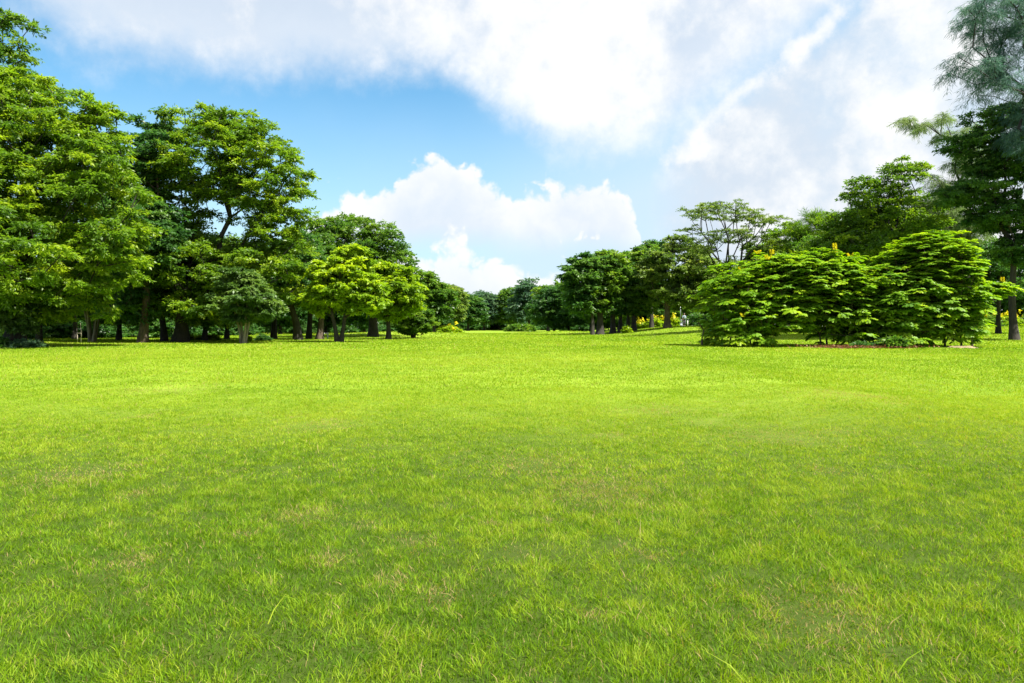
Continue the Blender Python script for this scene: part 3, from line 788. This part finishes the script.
    for i, (px, d, top, r, mt, lab) in enumerate(far):
        h = (327 - top)
        hero('broadleaf_tree', lab, px, d, [(px, top + h * .38, r, h * .38), (px - r * .3, top + h * .62, r, h * .30), (px + r * .4, top + h * .6, r * .8, h * .3)],
             70, 2.0, 14000, (.75, .34), mt, .35, 3, seed=60 + i, zmin=.8, group='far trees in the middle')
    low_plant('far_bush', 'long low green bush in the middle of the far lawn', 'bush', 520, 150, 17, 8, 'mid', 9000, (.5, .22), 70, ry=2.2)
    # ---- right grove
    grove = [(592, 84, [(578, 285, 18, 30), (590, 268, 18, 18)], .22, 'leftmost dark trunk tree of the right grove'), (600, 85.5, [(604, 272, 26, 24), (596, 296, 24, 20)], .42, 'tree on the thickest trunk of the right grove'),
             (612.5, 88, [(618, 275, 24, 24), (612, 296, 22, 20)], .34, 'third grove tree, right of the thickest trunk'), (620, 90, [(630, 270, 22, 22), (625, 297, 24, 18)], .27, 'fourth grove tree from its left end'),
             (628, 92, [(640, 282, 20, 26)], .25, 'grove tree in front of the small light plant'), (633.5, 88, [(646, 262, 20, 20), (640, 295, 18, 22)], .32, 'rightmost sturdy trunk tree of the dark grove')]
    for i, (px, d, lobes, tr, lab) in enumerate(grove):
        hero('grove_tree', lab, px, d, lobes, 70, 1.35, 21000, (.42, .19), 'mid' if i % 2 else 'deep', tr, 4.2, seed=80 + i, flat=.42, zmin=2.6, tintbias=.12, group='trees of the dark right grove')
    hero('broadleaf_tree', 'small-leaved olive tree behind the mound, drooping towards the person', 667, 84,
         [(680, 262, 32, 30), (660, 275, 22, 32), (702, 284, 30, 32), (684, 296, 28, 18)], 150, 1.2, 36000, (.36, .16), 'olive', .40, 3.4, seed=90, bark='barkbrown', tintbias=-.1, zmin=2.8)
    hero('broadleaf_tree', 'dark tree with wispy top between the grove and the olive tree', 651, 97, [(654, 258, 18, 20), (640, 268, 12, 12)], 50, 1.2, 11000, (.42, .18), 'deep', .28, 6, seed=91)
    hero('umbrella_tree', 'sparse flat-topped umbrella tree with bare dark limbs behind the big bushes', 724, 68,
         [(722, 211, 46, 9), (758, 220, 32, 9), (692, 229, 16, 7), (700, 248, 26, 10), (762, 244, 26, 9), (728, 236, 40, 8), (735, 266, 42, 12)],
         330, .62, 34000, (.17, .075), 'olive', .34, 3.2, seed=92, flat=.34, twigs=8, hollow=.8, penalty=.55, sag=.22, tintbias=-.2)
    hero('broadleaf_tree', 'olive-green low tree between the umbrella tree and the casuarina behind the bushes', 780, 74, [(778, 262, 34, 28), (765, 280, 34, 24)], 80, 1.1, 20000, (.3, .13), 'yellowgreen', .3, 4, seed=93, tintbias=-.15)
    hero('casuarina_tree', 'feathery light green conifer with upright tips behind the middle of the bushes', 815, 66,
         [(800, 242, 14, 30), (812, 230, 12, 26), (828, 246, 22, 34), (806, 262, 32, 24)], 110, .9, 52000, (.50, .035), 'yellowgreen', .2, 8, seed=94, flat=1.1, droop=-.35, spread=1.0, tintbias=-.2)
    hero('broadleaf_tree', 'broken-crowned tree left of the right casuarinas above the bushes', 885, 52,
         [(872, 198, 34, 26), (902, 178, 30, 26), (846, 222, 30, 20), (895, 222, 52, 32), (850, 248, 54, 24)], 330, .75, 64000, (.20, .09), 'yellowgreen', .3, 6, seed=95, flat=.5, hollow=.7, tintbias=-.15)
    hero('casuarina_tree', 'tall casuarina at the right edge, hazy blue-green needles against sky', 1046, 43,
         [(996, 14, 48, 40, 0), (984, 62, 42, 28, 0), (1020, 56, 36, 50), (1005, 85, 40, 24), (1060, -60, 50, 90), (1050, 120, 50, 60)], 230, .95, 90000, (.40, .024), 'needleblue', .34, 10, seed=96, flat=.95, droop=.9, spread=1.0, hollow=.7)
    hero('casuarina_tree', 'casuarina whose drooping bough reaches left below the tall one', 968, 54,
         [(922, 122, 32, 13), (955, 136, 30, 16), (975, 168, 34, 34), (955, 212, 44, 36), (935, 190, 28, 22)], 130, .8, 42000, (.42, .028), 'needle', .26, 8.5, seed=97, flat=.85, droop=.9, spread=1.0, tintbias=.1)
    hero('broadleaf_tree', 'dark layered broadleaf tree at the right edge with horizontal boughs', 1013, 46,
         [(1008, 116, 42, 14), (982, 144, 42, 15), (1012, 166, 48, 18), (978, 192, 44, 15), (1015, 215, 50, 20), (1030, 248, 40, 22)], 340, .75, 90000, (.19, .085), 'deep', .24, 5, seed=98, flat=.40, tintbias=.15)
    hero('broadleaf_tree', 'shaded tree with slimmer trunk just left of the rightmost trunk', 998.5, 60, [(985, 262, 40, 26), (1000, 285, 40, 14)], 80, 1.1, 22000, LF, 'deep', .19, 3.4, seed=99, zmin=2.2)
    hero('broadleaf_tree', 'leafy mid green tree directly behind the right big bush', 940, 62, [(935, 235, 50, 36), (960, 262, 50, 34), (900, 262, 44, 28)], 150, 1.0, 42000, (.25, .11), 'mid', .25, 4, seed=150, flat=.6)
    hero('broadleaf_tree', 'leafy tree behind the left big bush, lower than its neighbours', 838, 64, [(830, 252, 40, 24), (800, 268, 40, 22)], 90, 1.0, 24000, (.25, .11), 'mid', .22, 4, seed=151, flat=.6)
    hero('broadleaf_tree', 'mid green tree rising over the dip between the two big bushes', 862, 63, [(866, 236, 44, 32), (850, 256, 44, 26)], 120, .95, 34000, (.24, .105), 'mid', .24, 4, seed=152, flat=.6)
    hero('broadleaf_tree', 'light green tree between the umbrella tree and the feathery upright conifer', 772, 70, [(790, 244, 28, 26), (766, 258, 30, 22)], 90, .95, 26000, (.25, .11), 'yellowgreen', .22, 4, seed=153, flat=.6, tintbias=-.1)
    # ---- the big bushes
    candle_bush('left big bush, broad and lime-topped with yellow flower spikes', 780, 36,
                [(738, 304, 44, 44), (800, 275, 60, 24), (768, 293, 46, 42), (812, 290, 48, 43), (846, 298, 38, 46), (864, 312, 30, 36)], 1900, 201,
                [(745, 258), (755, 262), (742, 274), (734, 291), (826, 248), (830, 246), (851, 250), (729, 322), (769, 331), (770, 258)])
    candle_bush('right big bush, taller with darker layered leaves and one side bough', 925, 35.5,
                [(892, 306, 36, 42), (912, 284, 40, 50), (938, 280, 38, 52), (946, 308, 26, 36), (978, 290, 24, 9, -1, .7), (878, 296, 28, 34), (928, 258, 40, 26)], 1900, 202, [(846, 250), (1000, 286)])
    # low foreground sprays of the bushes
    low_plant('leafy_plant', 'low bright seedlings at the foot between both big bushes', 'plant', 893, 32.6, 15, 12, 'mid', 3000, (.22, .12), 210, ry=.6)
    low_plant('leafy_plant', 'small russet-tinged ground plant under the left big bush', 'plant', 862, 32.8, 12, 6, 'deep', 2000, (.18, .08), 211, ry=.5)
    # yellow flowering shrubs behind mound and right hedge
    for i, (px, d, a, b, lab) in enumerate([(641, 99, 9, 8, 'smallest yellow-green shrub below the grove'), (654, 98, 12, 10, 'broad yellow-flowering shrub left of the brown trunk'), (673, 97, 7, 9, 'yellow-flowering shrub between brown trunk and lamp post')]):
        low_plant('flowering_shrub', lab, 'shrub', px, d, a, b, 'bright', 6000, (.3, .14), 220 + i, flower=14, group='yellow-flowering shrubs behind the mound')
    for i, (px, lab, mt, fl) in enumerate([(935, 'green shrub behind the right big bush, leftmost of the far right hedge', 'mid', 4), (965, 'dark green hedge shrub seen left of two right trunks', 'deep', 6), (990, 'hedge shrub just left of the slimmer right trunk', 'mid', 8),
                                       (1008, 'yellow-flowered hedge shrub seen between two right trunks', 'bright', 16), (1030, 'hedge shrub at the right edge of the photo', 'mid', 10)]):
        low_plant('hedge_shrub', lab, 'shrub', px, 118, 16, 13, mt, 9000, (.34, .16), 230 + i, flower=fl, group='shrubs of the far right hedge')
    low_plant('leafy_plant', 'small light green plant among the grove trunks', 'plant', 627, 84, 5, 7, 'bright', 2500, (.26, .12), 240)

def woods():
    """rows of trees standing behind the ones at the lawn's edge"""
    protos = []
    specs = [('deep', 7.0, 301), ('mid', 6.0, 302), ('deep', 8.0, 303), ('mid', 7.5, 304)]
    for i, (mt, H, sd) in enumerate(specs):
        root = thing('wood_tree', 'wood tree', 'tree', (0, 300, 0), 'x')
        lobes = [(0, 0, H * .70, H * .34, H * .34, H * .28), (H * .15, 0, H * .46, H * .38, H * .34, H * .28), (-H * .18, .5, H * .38, H * .36, H * .3, H * .26)]
        build_tree(root, sd, lobes, 105, 1.15, 24000, (.36, .17), mt, .2, H * .33, zmin=.7, tintbias=-.12)
        protos.append(root)
    rng = random.Random(8); used = [False] * 4
    rows = []
    for k in range(14): rows.append(('left', -110 + k * 42, rng.uniform(72, 84), .95))
    for k in range(15): rows.append(('left', -130 + k * 41, rng.uniform(92, 106), 1.25))
    for k in range(22): rows.append(('left', -150 + k * 28, rng.uniform(120, 135), 1.4))
    for k in range(16): rows.append(('right', 560 + k * 15, rng.uniform(112, 124), 1.05))
    for k in range(9): rows.append(('rightfar', 800 + k * 40, rng.uniform(125, 140), 1.5))
    for k in range(9): rows.append(('rightnear', 770 + k * 40, rng.uniform(66, 78), .9))
    for k in range(14): rows.append(('mid', 405 + k * 17, rng.uniform(225, 245), 1.5))
    for px, d, sc0 in ((-170, 50, 1.6), (-260, 58, 1.7), (-330, 48, 1.6), (-420, 60, 1.8), (-230, 78, 1.7), (-360, 84, 1.8), (1190, 50, 1.6), (1290, 62, 1.7), (1200, 80, 1.7)): rows.append(('wide', px, d, sc0))
    for side, px, d, s in rows:
        px += rng.uniform(-9, 9)
        i = rng.randrange(4); sc = s * rng.uniform(.85, 1.12); H = specs[i][1]
        # keep tops below the skyline of the photograph
        lim = {'left': 62 if px > 300 else 90, 'right': 62, 'rightfar': 85, 'rightnear': 72, 'mid': 36, 'wide': 220}[side]
        if side == 'left' and px > 400: lim = 34
        sc = min(sc, lim / F * d / H)
        if side == 'rightnear' and (px > 925): continue
        if side == 'left' and px > 250 and d < 90: continue
        lab = {'left': 'dark tree of the shaded wood behind the left tree line', 'right': 'dark tree deep behind the right grove trunks', 'rightfar': 'tree of the far wood behind the right hedge',
               'rightnear': 'leafy tree hidden mostly behind the two big bushes', 'mid': 'distant hazy tree closing the view at the middle', 'wide': 'tall leafy tree of the wood edge continuing past the photo edges'}[side]
        grp = {'left': 'trees of the shaded left wood', 'right': 'trees behind the right grove', 'rightfar': 'trees behind the far right hedge', 'rightnear': 'trees behind the two big bushes', 'mid': 'distant trees at the end of the lawn', 'wide': 'trees continuing past the photo edges'}[side]
        x = X(px, d); loc = (x, d, float(hgt(x, d))); rz = rng.uniform(0, 6.28)
        if not used[i]:
            o = protos[i]; used[i] = True; o.location = loc; o.rotation_euler = (0, 0, rz); o.scale = (sc, sc, sc); o['label'] = lab; o['group'] = grp
        else: copy_thing(protos[i], loc, rz, (sc, sc, sc), lab, grp)
    # undergrowth shrubs closing the wood's floor
    p = low_plant('undergrowth_shrub', 'dark shrub growing between trunks of the shaded left wood', 'shrub', 60, 60, 36, 24, 'deep', 9000, (.30, .14), 400, group='shrubs in the shaded left wood', ry=2.0)
    spots = [(-40, 56, 'l'), (20, 55, 'l'), (105, 62, 'l'), (135, 66, 'l'), (165, 62, 'l'), (200, 74, 'l'), (235, 80, 'l'), (0, 70, 'l'), (40, 78, 'l'), (120, 86, 'l')]
    spots += [(-60 + 17 * k, 108 + 4 * (k % 3), 'l') for k in range(29)]
    spots += [(470 + 15 * k, 205 + 5 * (k % 3), 'm') for k in range(7)] + [(700 + 26 * k, 106 + 3 * (k % 2), 'r') for k in range(3)] + [(570 + 20 * k, 135, 'r') for k in range(6)]
    for px, d, k in spots:
        x = X(px, d); s = rng.uniform(.8, 1.2) * (2.0 if k == 'm' else 1)
        lab, grp = {'l': ('dark shrub growing between trunks of the shaded left wood', 'shrubs in the shaded left wood'), 'm': ('dark shrub at the foot of the farthest trees', 'shrubs under the farthest trees'),
                    'r': ('dark shrub behind the right grove and bushes', 'shrubs behind the right grove')}[k]
        copy_thing(p, (x, d, float(hgt(x, d))), rng.uniform(0, 6.28), (s, s, s * rng.uniform(.8, 1.15)), lab, grp)

# ------------------------------------------------------------------ go
make_world(); make_materials(); make_ground(); make_grass(); plant(); woods(); litter(); make_posts(); make_person(684.2, 91)

sun = bpy.data.lights.new('sun', 'SUN'); sun.energy = 4.8; sun.angle = math.radians(.6); sun.color = (1, .95, .84)
so = bpy.data.objects.new('sun', sun); COL.objects.link(so)
from mathutils import Vector
dv = Vector((math.sin(SUN_AZ) * math.cos(SUN_EL), math.cos(SUN_AZ) * math.cos(SUN_EL), math.sin(SUN_EL)))
so.rotation_euler = (-dv).to_track_quat('-Z', 'Y').to_euler()

cam = bpy.data.cameras.new('camera'); co = bpy.data.objects.new('camera', cam); COL.objects.link(co)
co.location = (0, 0, CAM_H); co.rotation_euler = (math.radians(90), 0, 0)
cam.sensor_width = 36; cam.lens = 36 * F / 1024; cam.shift_y = (HY - 341.5) / 1024; cam.clip_end = 3000; cam.clip_start = .05
scene.camera = co
vs = scene.view_settings; vs.view_transform = 'Standard'; vs.look = 'None'; vs.gamma = 1; vs.exposure = 1.6
cy = scene.cycles; cy.max_bounces = 8; cy.diffuse_bounces = 5; cy.glossy_bounces = 1; cy.transmission_bounces = 4; cy.transparent_max_bounces = 4
cy.caustics_reflective = False; cy.caustics_refractive = False; cy.sample_clamp_indirect = 6
cy.use_denoising = True
try: cy.denoiser = 'OPENIMAGEDENOISE'
except Exception: pass
